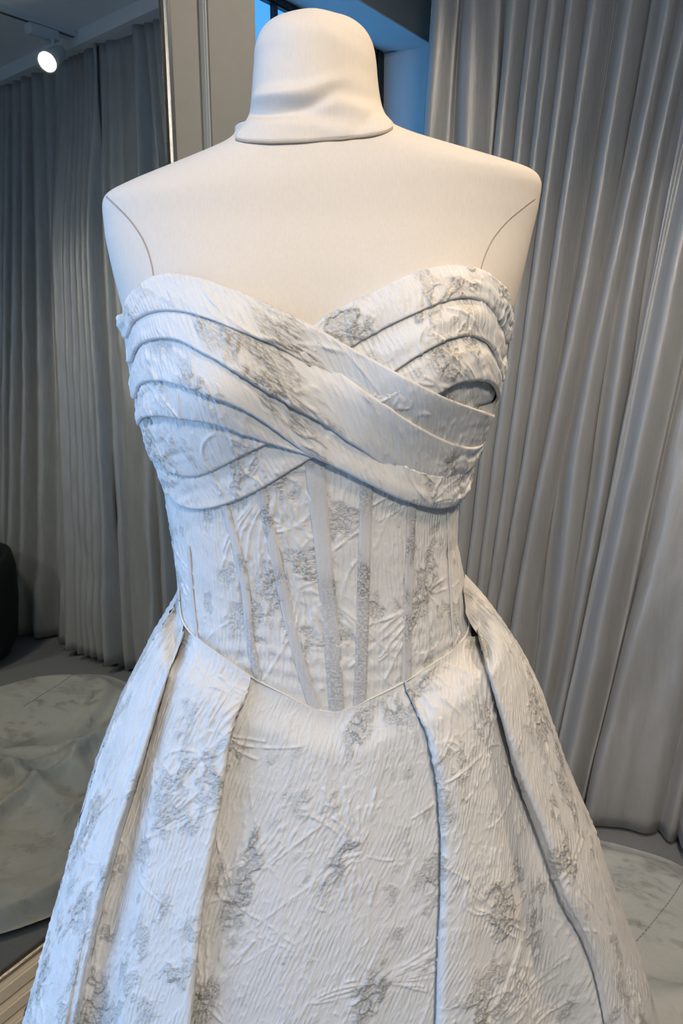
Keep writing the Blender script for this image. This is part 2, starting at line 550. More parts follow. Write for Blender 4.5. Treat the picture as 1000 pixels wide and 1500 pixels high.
def curtain(v0, v1, seed, label, hem=0.012, hem_kick=0.0, push=0.0, nper=0.062, base_u=1.245):
    NK = int((v1 - v0) / 0.0028)
    NR = 56
    s = np.linspace(v0, v1, NK)
    tz = np.linspace(0, 1, NR)                      # 0 top .. 1 hem
    S, T = np.meshgrid(s, tz)
    top_u = 1.17 + 0.245 * S
    Ub = base_u + 0.012 * noise1(S, seed + 5, 3.0)
    Uc = (top_u + 0.035) * (1 - T) + Ub * T
    shift = 0.05 + 0.13 * np.clip(S / 0.5, 0, 1)
    Vc = S + shift * (1 - T)
    ph = 2 * np.pi * (S / nper + 1.5 * noise1(S, seed, 6.5) + 0.28 * noise1(S * 1.0 + T * 0.35, seed + 1, 8))
    amp = (0.024 + 0.012 * noise1(S, seed + 2, 9)) * (0.75 + 0.5 * T)
    off = amp * (np.sin(ph) + 0.42 * np.sin(2 * ph + 1.0 + 2 * noise1(S, seed + 3, 5)))
    off += 0.030 * noise1(S + 0.04 * T, seed + 4, 5.5) * (0.4 + 0.6 * T)
    off += 0.005 * noise1(S * 3 + T * 4, seed + 6, 7) * T
    # a billow just above the hem
    off -= 0.022 * np.exp(-((T - 0.93) / 0.06) ** 2) * (0.6 + 0.6 * noise1(S, seed + 7, 8))
    edge = np.minimum(S - v0, v1 - S)
    off = off - push * sstep(0.0, 0.35, T)
    Vc = Vc + 0.012 * np.cos(ph)
    zt = 2.205
    Zh = hem + hem_kick * (0.5 + 0.5 * noise1(S, seed + 8, 4))
    Z = zt * (1 - T) + Zh * T
    Ps = W(Uc + off, Vc, Z)
    Ps2 = Ps[::-1] if False else Ps
    me = grid_mesh('curtain', Ps2)
    # thickness: second skin behind
    o = link('curtain', me, M['satin'])
    md = o.modifiers.new('thickness', 'SOLIDIFY')
    md.thickness = 0.0025
    md.offset = 0
    tag(o, label, 'curtain', 'floor-length curtains on the right-hand wall')
    return o


curtain(0.145, 0.715, 21, 'grey satin curtain behind the form, between window recess and dark gap', nper=0.049)
curtain(0.665, 1.06, 52, 'grey satin curtain at the right edge, puddling on the floor beside the train', push=0.035, nper=0.085)
curtain(0.99, 1.34, 63, 'grey satin curtain with lifted hem, seen in the mirror between two others', push=0.06, hem=0.02, hem_kick=0.03, nper=0.07)
curtain(1.26, 2.70, 82, 'grey satin curtain behind the black chair, seen in the mirror', nper=0.075)
# bulkhead over the curtains, ceiling beam
bm = None
PB = []
for z in (2.205, ZC):
    PB.append(np.stack([W(1.095 + 0.245 * v, v, z) for v in (-0.0, 2.9)]))
PB.append(np.stack([W(1.50 + 0.245 * v, v, ZC) for v in (-0.0, 2.9)]))
PB.append(np.stack([W(1.50 + 0.245 * v, v, 2.205) for v in (-0.0, 2.9)]))
PB.append(PB[0])
me = grid_mesh('ceiling_bulkhead', np.stack(PB))
o = link('trim_5', me, M['ceil'], smooth=False)
o['kind'] = 'structure'

def mirror_hit(x, y, z):
    d = ray(x, y)
    t = ((P0 - CAM) @ VD) / (d @ VD)
    P = CAM + d * t
    d = d - 2 * (d @ VD) * VD
    return P + d * ((z - P[2]) / d[2])


# track lamp
tl = empty('track_light', W(1.1, 1.25, ZC))
tag(tl, 'white ceiling track spotlight, lit warm, seen in the mirror above the curtains', 'lamp')
TV = 1.255
room_box('track', 0.55, 1.395, TV - 0.014, TV + 0.014, ZC - 0.020, ZC, M['lampwhite'], tl)
room_box('track_slot', 0.55, 1.395, TV - 0.005, TV + 0.005, ZC - 0.0215, ZC - 0.0195, M['black'], tl)
room_box('adapter', 1.20, 1.32, TV - 0.017, TV + 0.017, ZC - 0.056, ZC - 0.022, M['lampwhite'], tl, bevel=0.004)
hub = W(1.305, TV, ZC - 0.05)
lens_at = mirror_hit(62, 92, ZC - 0.135)
aim = np.array([0.05, 0.78, 1.2]) - lens_at
aim /= np.linalg.norm(aim)
joint = lens_at - aim * 0.045
link('stem', tube_mesh('stem', np.stack([hub, joint + [0, 0, 0.05], joint + [0, 0, 0.02], joint]), 0.007), M['lampwhite'], tl)
head = link('lamp_head', lathe_mesh('lamp_head', [(0, -0.05), (0.020, -0.048), (0.026, -0.03), (0.030, 0.01), (0.036, 0.05), (0.032, 0.05), (0.028, 0.04), (0, 0.04)],
                                    28, joint, aim), M['lampwhite'], tl)
link('lens', lathe_mesh('lens', [(0, 0.0495), (0.0310, 0.0475), (0.0300, 0.042), (0, 0.042)], 28, joint, aim), M['lens'], head)

# black tub chair out on the floor by the far curtain (seen in the mirror)
def tub_chair():
    cen = W(0.91, 1.62, 0.0)
    t = empty('tub_chair', cen)
    tag(t, 'black upholstered tub chair at the left edge of the mirror reflection', 'chair')
    n = 72
    th = np.linspace(0, 2 * np.pi, n, endpoint=False)
    def ring(r, z, open_dir=None):
        return np.stack([cen[0] + r * np.cos(th), cen[1] + r * np.sin(th), 0 * th + z], -1)
    seat = np.stack([ring(r, z) for r, z in [(0.0, 0.06), (0.17, 0.06), (0.195, 0.08), (0.20, 0.2), (0.195, 0.27), (0.17, 0.30), (0.0, 0.305)]])
    link('seat', grid_mesh('seat', seat, closed=True), M['upholstery'], t)
    prof = [(0.205, 0.02), (0.235, 0.08), (0.250, 0.22), (0.252, 0.36), (0.240, 0.415), (0.222, 0.42), (0.206, 0.39), (0.203, 0.2), (0.203, 0.02)]
    ang = np.linspace(0.6, 2 * np.pi - 0.6, n) + math.atan2(-VD[1], -VD[0]) + 1.2
    bk = np.stack([np.stack([cen[0] + r * np.cos(ang), cen[1] + r * np.sin(ang), 0 * ang + z * (1 - 0.25 * (z > 0.3) * np.abs(np.linspace(-1, 1, n)) ** 6)], -1) for r, z in prof])
    link('backrest', grid_mesh('backrest', bk), M['upholstery'], t)
    for k in range(4):
        a = k * math.pi / 2 + 0.4
        p = cen + np.array([0.14 * math.cos(a), 0.14 * math.sin(a), 0])
        link('leg', tube_mesh('leg', np.stack([p + [0, 0, 0.0], p + [0, 0, 0.03], p + [0, 0, 0.07]]), 0.016), M['wood'], t)


tub_chair()

# ------------------------------------------------------------------ the body under the dress
def sil_table(pts):
    p = np.array([at_depth(x, y, DY) for x, y in pts])
    o = np.argsort(p[:, 2])
    return p[o, 2], p[o, 0]


LEFT = [(345, 200), (330, 212), (300, 225), (245, 247), (200, 265), (166, 281), (157, 288), (153, 298), (153, 310), (158, 350), (170, 400), (184, 450),
        (201, 500), (208, 560), (214, 610), (228, 650), (250, 700), (256, 745), (263, 790), (268, 840), (270, 870), (267, 950), (258, 1045), (250, 1150)]
RIGHT = [(575, 186), (590, 194), (620, 205), (680, 222), (740, 239), (775, 250), (786, 258), (791, 270), (790, 282), (785, 310), (775, 350), (763, 400), (750, 450),
         (735, 480), (728, 540), (718, 580), (704, 620), (692, 650), (677, 690), (664, 735), (662, 790), (672, 840), (678, 870), (686, 950), (694, 1045), (700, 1150)]
DEPTH = [(185, .054, .05), (210, .060, .058), (230, .066, .062), (270, .074, .075), (330, .082, .088), (400, .101, .095), (450, .110, .095), (560, .114, .088), (650, .104, .082),
         (740, .095, .078), (840, .093, .080), (950, .104, .095), (1045, .114, .108), (1150, .12, .115)]
ZG = np.linspace(0.70, 1.62, 1400)


def smooth1(a, k):
    ker = np.hanning(2 * k + 3)[1:-1]
    ker /= ker.sum()
    return np.convolve(np.pad(a, k, mode='edge'), ker, mode='valid')


zl, xl = sil_table(LEFT)
zr, xr = sil_table(RIGHT)
XL = smooth1(np.interp(ZG, zl, xl), 7)
XR = smooth1(np.interp(ZG, zr, xr), 7)
zd = np.array([at_depth(500, y, DY)[2] for y, _, _ in DEPTH])
o_ = np.argsort(zd)
DF = smooth1(np.interp(ZG, zd[o_], np.array([d for _, d, _ in DEPTH])[o_]), 24)
DB = smooth1(np.interp(ZG, zd[o_], np.array([d for _, _, d in DEPTH])[o_]), 40)
NEXP = 2.25
B1 = at_depth(318, 545, DY - 0.1)
B2 = at_depth(645, 525, DY - 0.1)


def bust(x, z):
    return (0.030 * np.exp(-((x - B1[0]) / 0.058) ** 2 - ((z - B1[2]) / 0.062) ** 2)
            + 0.030 * np.exp(-((x - B2[0]) / 0.058) ** 2 - ((z - B2[2]) / 0.062) ** 2))


class Body:
    def dims(self, z):
        a = np.interp(z, ZG, XL); b = np.interp(z, ZG, XR)
        return (a + b) / 2, (b - a) / 2, np.interp(z, ZG, DF), np.interp(z, ZG, DB)

    def f(self, p, off):
        cx, w, df, db = self.dims(p[..., 2])
        dx = p[..., 0] - cx
        dy = DY - p[..., 1]
        d = np.where(dy > 0, df + self.extra(p[..., 0], p[..., 2]), db) + off
        return (np.abs(dx) / (w + off)) ** NEXP + (np.abs(dy) / d) ** NEXP - 1

    def extra(self, x, z):
        return bust(x, z)

    def hit(self, x, y, off=0.0, lo=0.25, hi=None):
        x, y, off = np.broadcast_arrays(np.asarray(x, float), np.asarray(y, float), np.asarray(off, float))
        d = ray(x, y)
        ts = np.linspace(lo, hi or DY, 260)
        best = None
        P = CAM + d[..., None, :] * (ts[:, None] / d[..., None, 1:2])
        F = self.f(P, off[..., None])
        neg = F < 0
        any_ = neg.any(-1)
        i = np.where(any_, neg.argmax(-1), F.argmin(-1))
        i = np.clip(i, 1, len(ts) - 1)
        t1 = ts[i]; t0 = ts[i - 1]
        for _ in range(24):
            tm = (t0 + t1) / 2
            Pm = CAM + d * (tm / d[..., 1])[..., None]
            fm = self.f(Pm, off)
            t1 = np.where(fm < 0, tm, t1)
            t0 = np.where(fm < 0, t0, tm)
        t = np.where(any_, t1, ts[np.where(any_, 0, F.argmin(-1))])
        return CAM + d * (t / d[..., 1])[..., None]

    def theta(self, p):
        cx, w, df, db = self.dims(p[..., 2])
        s = (p[..., 0] - cx) / w
        dy = DY - p[..., 1]
        c = dy / np.where(dy > 0, df + self.extra(p[..., 0], p[..., 2]), db)
        e = NEXP / 2
        return np.arctan2(np.sign(s) * np.abs(s) ** e, np.sign(c) * np.abs(c) ** e)

    def pos(self, th, z, off=0.0):
        cx, w, df, db = self.dims(z)
        e = 2 / NEXP
        s, c = np.sin(th), np.cos(th)
        x = cx + (w + off) * np.sign(s) * np.abs(s) ** e
        d = np.where(c > 0, df + self.extra(x, z), db) + off
        return np.stack([x, DY - d * np.sign(c) * np.abs(c) ** e, z + 0 * th], -1)


body = Body()

# ------------------------------------------------------------------ the dress form (mannequin)
form = empty('dress_form', (-0.02, DY, 0.0))
tag(form, 'cream linen dress form with covered neck block wearing the white gown', 'mannequin')
ztop = at_depth(460, 190, DY)[2]
NT = 240
th = np.linspace(-np.pi, np.pi, NT, endpoint=False)
zrows = np.concatenate([np.linspace(0.72, 1.30, 90), np.linspace(1.303, ztop, 110)])
TH, ZZ = np.meshgrid(th, zrows)
PT = body.pos(TH, ZZ)
# close the top towards the neck, following the slope of the shoulders
caps = []
for k in range(1, 7):
    q = PT[-1].copy()
    c = q.mean(0)
    q[:, :2] = c[:2] + (q[:, :2] - c[:2]) * (1 - k / 6.0)
    q[:, 2] += 0.004 * k
    caps.append(q)
PT = np.concatenate([PT[::1], np.stack(caps)], 0)


def seam_line(pix):
    q = curve_through(pix, 60)
    P = body.hit(q[:, 0], q[:, 1], 0.0)
    return body.theta(P), P[:, 2]


SEAML = [(156, 288), (172, 303), (190, 322), (208, 348), (219, 375), (225, 405), (224, 440)]
SEAMR = [(783, 291), (765, 305), (742, 325), (722, 350), (710, 375), (703, 400), (700, 430)]
tL, zL = seam_line(SEAML)
tR, zR = seam_line(SEAMR)
zf = ZZ[:-1, :] + 0 * TH[:-1, :]
zc_ = np.concatenate([0.5 * (ZZ[:-1] + ZZ[1:]), np.full((6, NT), 9.9)], 0)
thc = np.concatenate([TH[:-1] + np.pi / NT, np.tile(th + np.pi / NT, (6, 1))], 0)


def armmask(tS, zS, sign):
    o = np.argsort(zS)
    lim = np.interp(zc_, zS[o], np.abs(tS)[o])
    a = np.abs(thc)
    return (np.sign(thc) == sign) & (a > lim) & (a < np.pi - lim * 0.95) & (zc_ < zS.max()) & (zc_ > zS.min())


mL = armmask(tL, zL, -1)
mR = armmask(tR, zR, 1)
link('torso', grid_mesh('torso', PT, closed=True, mask=~(mL | mR)), M['linen'], form)
link('arm_cap', grid_mesh('arm_cap', PT, closed=True, mask=mL), M['linen'], form)
link('arm_cap', grid_mesh('arm_cap', PT, closed=True, mask=mR), M['linen'], form)
for tS, zS in ((tL, zL), (tR, zR)):
    link('seam', tube_mesh('seam', body.pos(tS, zS, 0.0001), 0.0006, 6), M['seam'], form)

# neck block with its fabric cover
NECK = [(22, 434, 490), (25, 420, 503), (34, 398, 520), (46, 384, 534), (60, 377, 543), (75, 373, 548), (95, 372, 551), (120, 370, 553), (145, 368, 556),
        (165, 365, 560), (180, 358, 565), (190, 351, 571), (197, 346, 575), (202, 344, 577), (205, 345, 576)]
rows = []
for y, a, b_ in NECK:
    A = at_depth(a, y, DY - 0.005)
    B = at_depth(b_, y, DY - 0.005)
    rows.append((A[2], (A[0] + B[0]) / 2, (B[0] - A[0]) / 2))
rows = np.array(rows[::-1])
zz = catmull(np.arange(len(rows)), rows, np.linspace(0, len(rows) - 1, 120))
nt_ = 160
ph = np.linspace(0, 2 * np.pi, nt_, endpoint=False)
PN = np.zeros((120, nt_, 3))
for i, (z, cx, w) in enumerate(zz):
    e = 0.95
    dep = w * (0.93 - 0.03 * sstep(rows[4][0], rows[0][0], z))
    PN[i, :, 0] = cx + w * np.sin(ph)
    PN[i, :, 1] = DY - 0.005 - dep * np.cos(ph)
    PN[i, :, 2] = z
tilt = np.clip((zz[-1, 0] - zz[:, 0]) / (zz[-1, 0] - zz[0, 0]), 0, 1)[:, None] ** 2
PN[:, :, 2] += tilt * (PN[:, :, 0] - PN[:, :, 0].mean(1, keepdims=True)) * 0.085
# settle the lower edge of the cover on the shoulders along the neck seam
sx = 460 + 117 * np.sin(ph)
sy = np.interp(sx, [343, 360, 400, 450, 500, 545, 565, 577], [203, 206, 207.5, 206, 202.5, 197, 192.5, 186])
seat = body.hit(sx, sy, 0.0016)
fr_ = np.cos(ph) > 0.12
ring_z = np.where(fr_, seat[:, 2], PN[0, :, 2] + 0.004)
ring_p = np.where(fr_[:, None], seat, np.stack([PN[0, :, 0], PN[0, :, 1], ring_z], -1))
shift = ring_p - PN[0]
for _ in range(3):
    shift = (np.roll(shift, 1, 0) + shift + np.roll(shift, -1, 0)) / 3
PN += (sstep(0.72, 1.0, np.sqrt(tilt))[:, :, None]) * shift[None]
nn = grid_normals(PN)
if (nn[60, 0] @ np.array([0, -1, 0])) < 0:
    nn = -nn
zw = at_depth(430, 132, DY - .07)[2]
zw2 = at_depth(430, 158, DY - .07)[2]
X, Z = PN[..., 0], PN[..., 2]
front = PN[..., 1] < DY
h = (-0.0046 * np.exp(-((Z - zw - 0.012 * np.sin(X * 30)) / 0.0050) ** 2) * sstep(0.0, -0.02, X) + 0.0042 * np.exp(-((Z - zw - 0.011 - 0.010 * np.sin(X * 30)) / 0.006) ** 2) * sstep(0.01, -0.02, X))
h += 0.0011 * noise1(Z * 1.0 + 0.35 * X, 71, 75) + 0.0008 * noise1(X + 0.5 * Z, 72, 45)
h += 0.0016 * np.sin((Z - zw2) * 260 + 40 * X) * np.exp(-((Z - zw2) / 0.02) ** 2)
h += -0.002 * np.exp(-((X - 0.028 - (Z - zw2) * 0.9) / 0.006) ** 2) * np.exp(-((Z - zw2) / 0.022) ** 2)
PN = PN + nn * (h * sstep(0.15, 0.75, np.cos(ph))[None])[..., None]
capn = []
for k in range(1, 6):
    q = PN[-1].copy(); c = q.mean(0)
    q[:, :2] = c[:2] + (q[:, :2] - c[:2]) * (1 - k / 5.0)
    q[:, 2] += 0.0011 * k
    capn.append(q)
link('neck_cover', grid_mesh('neck_cover', np.concatenate([PN, np.stack(capn)], 0), closed=True), M['linen'], form)
link('neck_seam', tube_mesh('neck_seam', np.concatenate([PN[0], PN[0][:1]]) + [0, 0, -0.0008], 0.0011, 6, cap=False), M['seam'], form)
# hidden stand
link('stand_pole', tube_mesh('stand_pole', np.array([[-0.02, DY, 0.02], [-0.02, DY, 0.4], [-0.02, DY, 0.74]]), 0.016), M['steel'], form)
link('stand_base', lathe_mesh('stand_base', [(0, 0), (0.17, 0), (0.17, 0.012), (0.03, 0.025), (0, 0.03)], 40, (-0.02, DY, 0)), M['steel'], form)

# ------------------------------------------------------------------ brocade relief: raised cords, loops and metallic patches
NF, CELL = 1500, 0.0008          # 1.2 m square of cloth


def fft_noise(sx, sy, seed):
    r = np.random.default_rng(seed).standard_normal((NF, NF))
    fx = np.fft.fftfreq(NF)[None, :]; fy = np.fft.fftfreq(NF)[:, None]
    g = np.exp(-2 * np.pi ** 2 * ((fx * sx) ** 2 + (fy * sy) ** 2))
    a = np.fft.ifft2(np.fft.fft2(r) * g).real
    return a / a.std()


HF = np.zeros((NF, NF), np.float32)
MB = np.zeros((NF, NF), np.float32)


def stamp(pts, amp, sig):
    """raise a cord along pts (cells)"""
    x0, y0 = np.floor(pts.min(0) - 4 * sig).astype(int)
    x1, y1 = np.ceil(pts.max(0) + 4 * sig).astype(int)
    d = np.full((y1 - y0, x1 - x0), 1e9, np.float32)
    k = int(4 * sig) + 1
    for n_, (px, py) in enumerate(pts):
        a0, a1 = int(px - x0) - k, int(px - x0) + k + 1
        b0, b1 = int(py - y0) - k, int(py - y0) + k + 1
        a0 = max(a0, 0); b0 = max(b0, 0)
        yy, xx = np.mgrid[b0:b1, a0:a1]
        yy = yy[: d.shape[0] - b0]; xx = xx[: d.shape[0] - b0]
        dd = (xx + x0 - px) ** 2 + (yy + y0 - py) ** 2
        sub = d[b0:b1, a0:a1]
        dd = dd[: sub.shape[0], : sub.shape[1]]
        np.minimum(sub, dd, out=sub)
    hgt = amp * np.exp(-d / (2 * sig * sig))
    yi = np.arange(y0, y1) % NF
    xi = np.arange(x0, x1) % NF
    HF[np.ix_(yi, xi)] = np.maximum(HF[np.ix_(yi, xi)], hgt)


def cord(cx, cy, ang, length, bend, amp, sig=1.15, wob=0.06):
    n_ = max(6, int(length / 1.6))
    t = np.linspace(0, 1, n_)
    a = ang + bend * t + wob * np.sin(t * 9 + cx)
    st = length / n_
    pts = np.stack([cx + np.cumsum(np.cos(a)) * st, cy + np.cumsum(np.sin(a)) * st], 1)
    stamp(pts, amp, sig)


def motif(cx, cy, R, rot):
    # fan of cords on one side, petal loops on the other, a metallic heart
    for k in range(random.randint(9, 14)):
        a = rot + (k - 6) * 0.085 + random.uniform(-0.04, 0.04)
        cord(cx + 6 * math.cos(a), cy + 6 * math.sin(a), a, R * random.uniform(0.8, 1.5), random.uniform(-0.35, 0.35), random.uniform(0.8, 1.3))
    for k in range(random.randint(4, 7)):
        a = rot + math.pi + (k - 3) * 0.32 + random.uniform(-0.1, 0.1)
        cord(cx + 8 * math.cos(a), cy + 8 * math.sin(a), a, R * random.uniform(0.4, 1.1), random.uniform(-1.0, 1.0), random.uniform(0.6, 1.1))
    for k in range(2):
        a = rot + random.choice([-1, 1]) * random.uniform(0.8, 1.8)
        L = R * random.uniform(1.0, 1.6)
        cord(cx, cy, a, L, random.choice([-1, 1]) * random.uniform(2.2, 3.6), random.uniform(0.8, 1.2), 1.25)
    yy, xx = np.mgrid[-int(R * 1.4):int(R * 1.4), -int(R * 1.4):int(R * 1.4)]
    ca, sa = math.cos(rot), math.sin(rot)
    u = (xx * ca + yy * sa) / R; v = (-xx * sa + yy * ca) / R
    g = np.exp(-((u + 0.1) ** 2 / 0.45 + v ** 2 / 0.16)).astype(np.float32)
    yi = (int(cy) + np.arange(-int(R * 1.4), int(R * 1.4))) % NF
    xi = (int(cx) + np.arange(-int(R * 1.4), int(R * 1.4))) % NF
    MB[np.ix_(yi, xi)] = np.maximum(MB[np.ix_(yi, xi)], g)


G = 9
for i in range(G):
    for j in range(G):
        cx = (i + 0.5 + random.uniform(-0.32, 0.32)) * NF / G
        cy = (j + 0.5 + random.uniform(-0.32, 0.32)) * NF / G
        motif(cx, cy, random.uniform(55, 95), random.uniform(-2.2, -0.9) if random.random() < 0.7 else random.uniform(0, 6.28))
for k in range(240):        # stray long veins, mostly along the grain
    cord(random.uniform(0, NF), random.uniform(0, NF), math.pi / 2 + random.gauss(0, 0.35), random.uniform(50, 170), random.gauss(0, 0.5), random.uniform(0.3, 0.8), 1.1)
n_a = fft_noise(9, 14, 1)
n_b = fft_noise(3.0, 4.5, 2)
n_c = fft_noise(1.5, 1.5, 3)
n_d = fft_noise(34, 50, 4)
SF = sstep(0.24, 0.98, MB * 0.80 + 0.30 * n_a + 0.26 * n_b + 0.20 * n_d).astype(np.float32)
crk = np.clip(1 - np.abs(n_b) * 1.5, 0, 1)                 # crackle ridges
SF = (SF * np.clip(0.60 + 0.8 * crk - 0.25 * np.clip(-n_a, 0, 1), 0, 1)).astype(np.float32)
crk2 = np.clip(1 - np.abs(fft_noise(2.2, 7, 5)) * 1.6, 0, 1)
HF = HF * np.clip(0.72 + 0.30 * fft_noise(3, 3, 8), 0.15, 1.2)
HF = HF + SF * (0.75 * crk + 0.20 * n_c) + (1 - SF) * (0.30 * crk2 + 0.24 * crk * sstep(-0.6, 1.0, n_a))
HF = HF.astype(np.float32)


def cloth(u, v):
    """relief height (0..~1.5) and metallic amount at cloth coordinates in metres"""
    a = np.asarray(u) / CELL; b = np.asarray(v) / CELL
    i = np.floor(a).astype(int); j = np.floor(b).astype(int)
    fa = a - i; fb = b - j
    i0, i1, j0, j1 = i % NF, (i + 1) % NF, j % NF, (j + 1) % NF
    def s(A):
        return (A[j0, i0] * (1 - fa) + A[j0, i1] * fa) * (1 - fb) + (A[j1, i0] * (1 - fa) + A[j1, i1] * fa) * fb
    return s(HF), s(SF)


def dress_cloth(P, fu, fv, amp, out_dir=None, fade=None):
    """displace grid P by the cloth relief; returns P, attrs"""
    h, s = cloth(fu, fv)
    n = grid_normals(P)
    if out_dir is not None:
        sg = np.sign((n * out_dir).sum(-1).mean()) or 1
        n = n * sg
    k = amp * h
    if fade is not None:
        k = k * fade
    return P + n * k[..., None], {'fuv': np.stack([fu, fv, 0 * fu], -1), 'silver': s}


gown = empty('wedding_dress', (-0.02, DY, 0.0))
tag(gown, 'strapless white brocade wedding gown with draped bust and pleated full skirt', 'dress')

# ------------------------------------------------------------------ corset: panels and boning
SEAM = [(262, 862), (263, 885), (266, 906), (278, 926), (318, 957), (369, 992), (419, 1018), (452, 1035), (485, 1043), (512, 1038), (540, 1025), (590, 1000),
        (636, 971), (665, 951), (684, 926), (686, 900), (683, 858)]
sm = curve_through(SEAM, 300)
PS = body.hit(sm[:, 0], sm[:, 1], 0.004)
TS, ZS = body.theta(PS), PS[:, 2]
oo = np.argsort(TS)
TS, ZS = TS[oo], ZS[oo]
zback = at_depth(262, 858, DY)[2]
TS = np.concatenate([[-np.pi, -2.2, -1.75], TS[(TS > -1.6) & (TS < 1.6)], [1.75, 2.2, np.pi]])
ZS = np.concatenate([[zback, zback, zback], np.interp(TS[3:-3], body.theta(PS)[oo], PS[:, 2][oo]), [zback] * 3])


def z_seam(t):
    return np.interp(t, TS, ZS)


BON = [([(277, 800), (283, 875), (289, 930)], 5), ([(325, 725), (330, 745), (357, 850), (366, 940), (379, 1000)], 12), ([(378, 705), (385, 735), (403, 815), (421, 900), (442, 980), (462, 1040)], 13),
       ([(461, 660), (470, 765), (480, 865), (488, 950), (494, 1044)], 17), ([(538, 695), (535, 790), (532, 890), (530, 960), (527, 1036)], 16),
       ([(604, 725), (600, 830), (597, 910), (596, 1000)], 14), ([(655, 735), (656, 800), (660, 880), (664, 950)], 5)]
NTB, NRB = 560, 260
tb = np.concatenate([np.linspace(-np.pi, -1.5, 70, endpoint=False), np.linspace(-1.5, 1.5, NTB), np.linspace(1.5, np.pi, 71)[1:]])
ztopf = at_depth(460, 600, DY - .1)[2]
ztopb = at_depth(460, 500, DY)[2]
ztb = np.where(np.abs(tb) < 1.2, ztopf, ztopf + (ztopb - ztopf) * sstep(1.2, 1.7, np.abs(tb)))
vv = np.linspace(0, 1, NRB)[:, None]
zb_ = z_seam(tb)[None] - 0.006 - 0.045 * sstep(1.0, 1.35, np.abs(tb))[None]
ZB = zb_ * (1 - vv) + ztb[None] * vv
TB = np.broadcast_to(tb, ZB.shape)
# soft horizontal drag wrinkles near the waist
wr = 0.0004 * np.sin(ZB * 420 + 3 * np.sin(TB * 4)) * np.exp(-((ZB - 1.0) / 0.035) ** 2) * sstep(1.3, 0.9, np.abs(TB))
PBd = body.pos(TB, ZB, 0.004 + wr)
fu = 0.35 + TB * 0.135
fv = 0.2 + ZB
PBd, at_ = dress_cloth(PBd, fu, fv, 0.0014, np.stack([np.sin(TB), -np.cos(TB), 0 * TB], -1))
splits = []
bon_tz = []
for pts, wpx in BON:
    q = curve_through(pts, 80)
    Pq = body.hit(q[:, 0], q[:, 1], 0.004)
    tq, zq = body.theta(Pq), Pq[:, 2]
    o = np.argsort(zq)
    bon_tz.append((tq[o], zq[o], wpx))
tcen = TB[:-1, :-1] + 0.5 * (TB[:-1, 1:] - TB[:-1, :-1])
zcen = 0.5 * (ZB[:-1, :-1] + ZB[1:, :-1])
lims = []
for tq, zq, _ in bon_tz:
    a = np.polyfit(zq, tq, 1)
    lims.append(np.where(zcen < zq[0], tq[0] + a[0] * (zcen - zq[0]), np.where(zcen > zq[-1], tq[-1] + a[0] * (zcen - zq[-1]), np.interp(zcen, zq, tq))))
cls = np.zeros(tcen.shape, int)
for L in lims:
    cls += (tcen > L)
for k in range(len(lims) + 1):
    link('bodice_panel', grid_mesh('bodice_panel', PBd, attrs=at_, mask=(cls == k)), M['brocade'], gown)
for tq, zq, wpx in bon_tz:
    n_ = 150
    zs = np.linspace(zq[0] - 0.004, zq[-1], n_)
    a = np.polyfit(zq, tq, 1)
    ts = np.where(zs < zq[0], tq[0] + a[0] * (zs - zq[0]), np.interp(zs, zq, tq))
    ts = smooth1(ts, 8)
    zs = np.maximum(zs, z_seam(ts) + 0.0003)
    hw = wpx / 2 / 1480.0
    _, w_, d_, _ = body.dims(zs)
    dth = hw / np.sqrt((w_ * np.cos(ts)) ** 2 + (d_ * np.sin(ts)) ** 2)
    q = np.linspace(-1, 1, 11)
    prof = 0.0050 + 0.0009 * (1 - np.abs(q) ** 6)
    Pb = body.pos(ts[:, None] + dth[:, None] * q[None], zs[:, None] + 0 * q[None], prof[None])
    fu2 = 0.35 + (ts[:, None] + dth[:, None] * q) * 0.135
    fv2 = np.broadcast_to(0.2 + zs[:, None], fu2.shape)
    _, sil = cloth(fu2 + 0.31, fv2 * 1.0)
    sil = np.clip(sil * 1.2 + 0.50 * sstep(-0.4, 0.8, noise1(fv2 * 1.0 + wpx, 5 + wpx, 22)), 0, 1)
    link('boning_strip', grid_mesh('boning_strip', Pb, attrs={'fuv': np.stack([fu2, fv2, 0 * fu2], -1), 'silver': sil}), M['boning'], gown)

# ------------------------------------------------------------------ draped bust bands
def line_tz(pix, ext_l=None, ext_r=None):
    q = curve_through(pix, 160)
    P = body.hit(q[:, 0], q[:, 1], 0.010)
    t, z = body.theta(P), P[:, 2]
    o = np.argsort(t)
    t, z = t[o], z[o]
    keep = np.concatenate([[True], np.diff(np.maximum.accumulate(t)) > 1e-4])
    t, z = t[keep], z[keep]
    return t, z


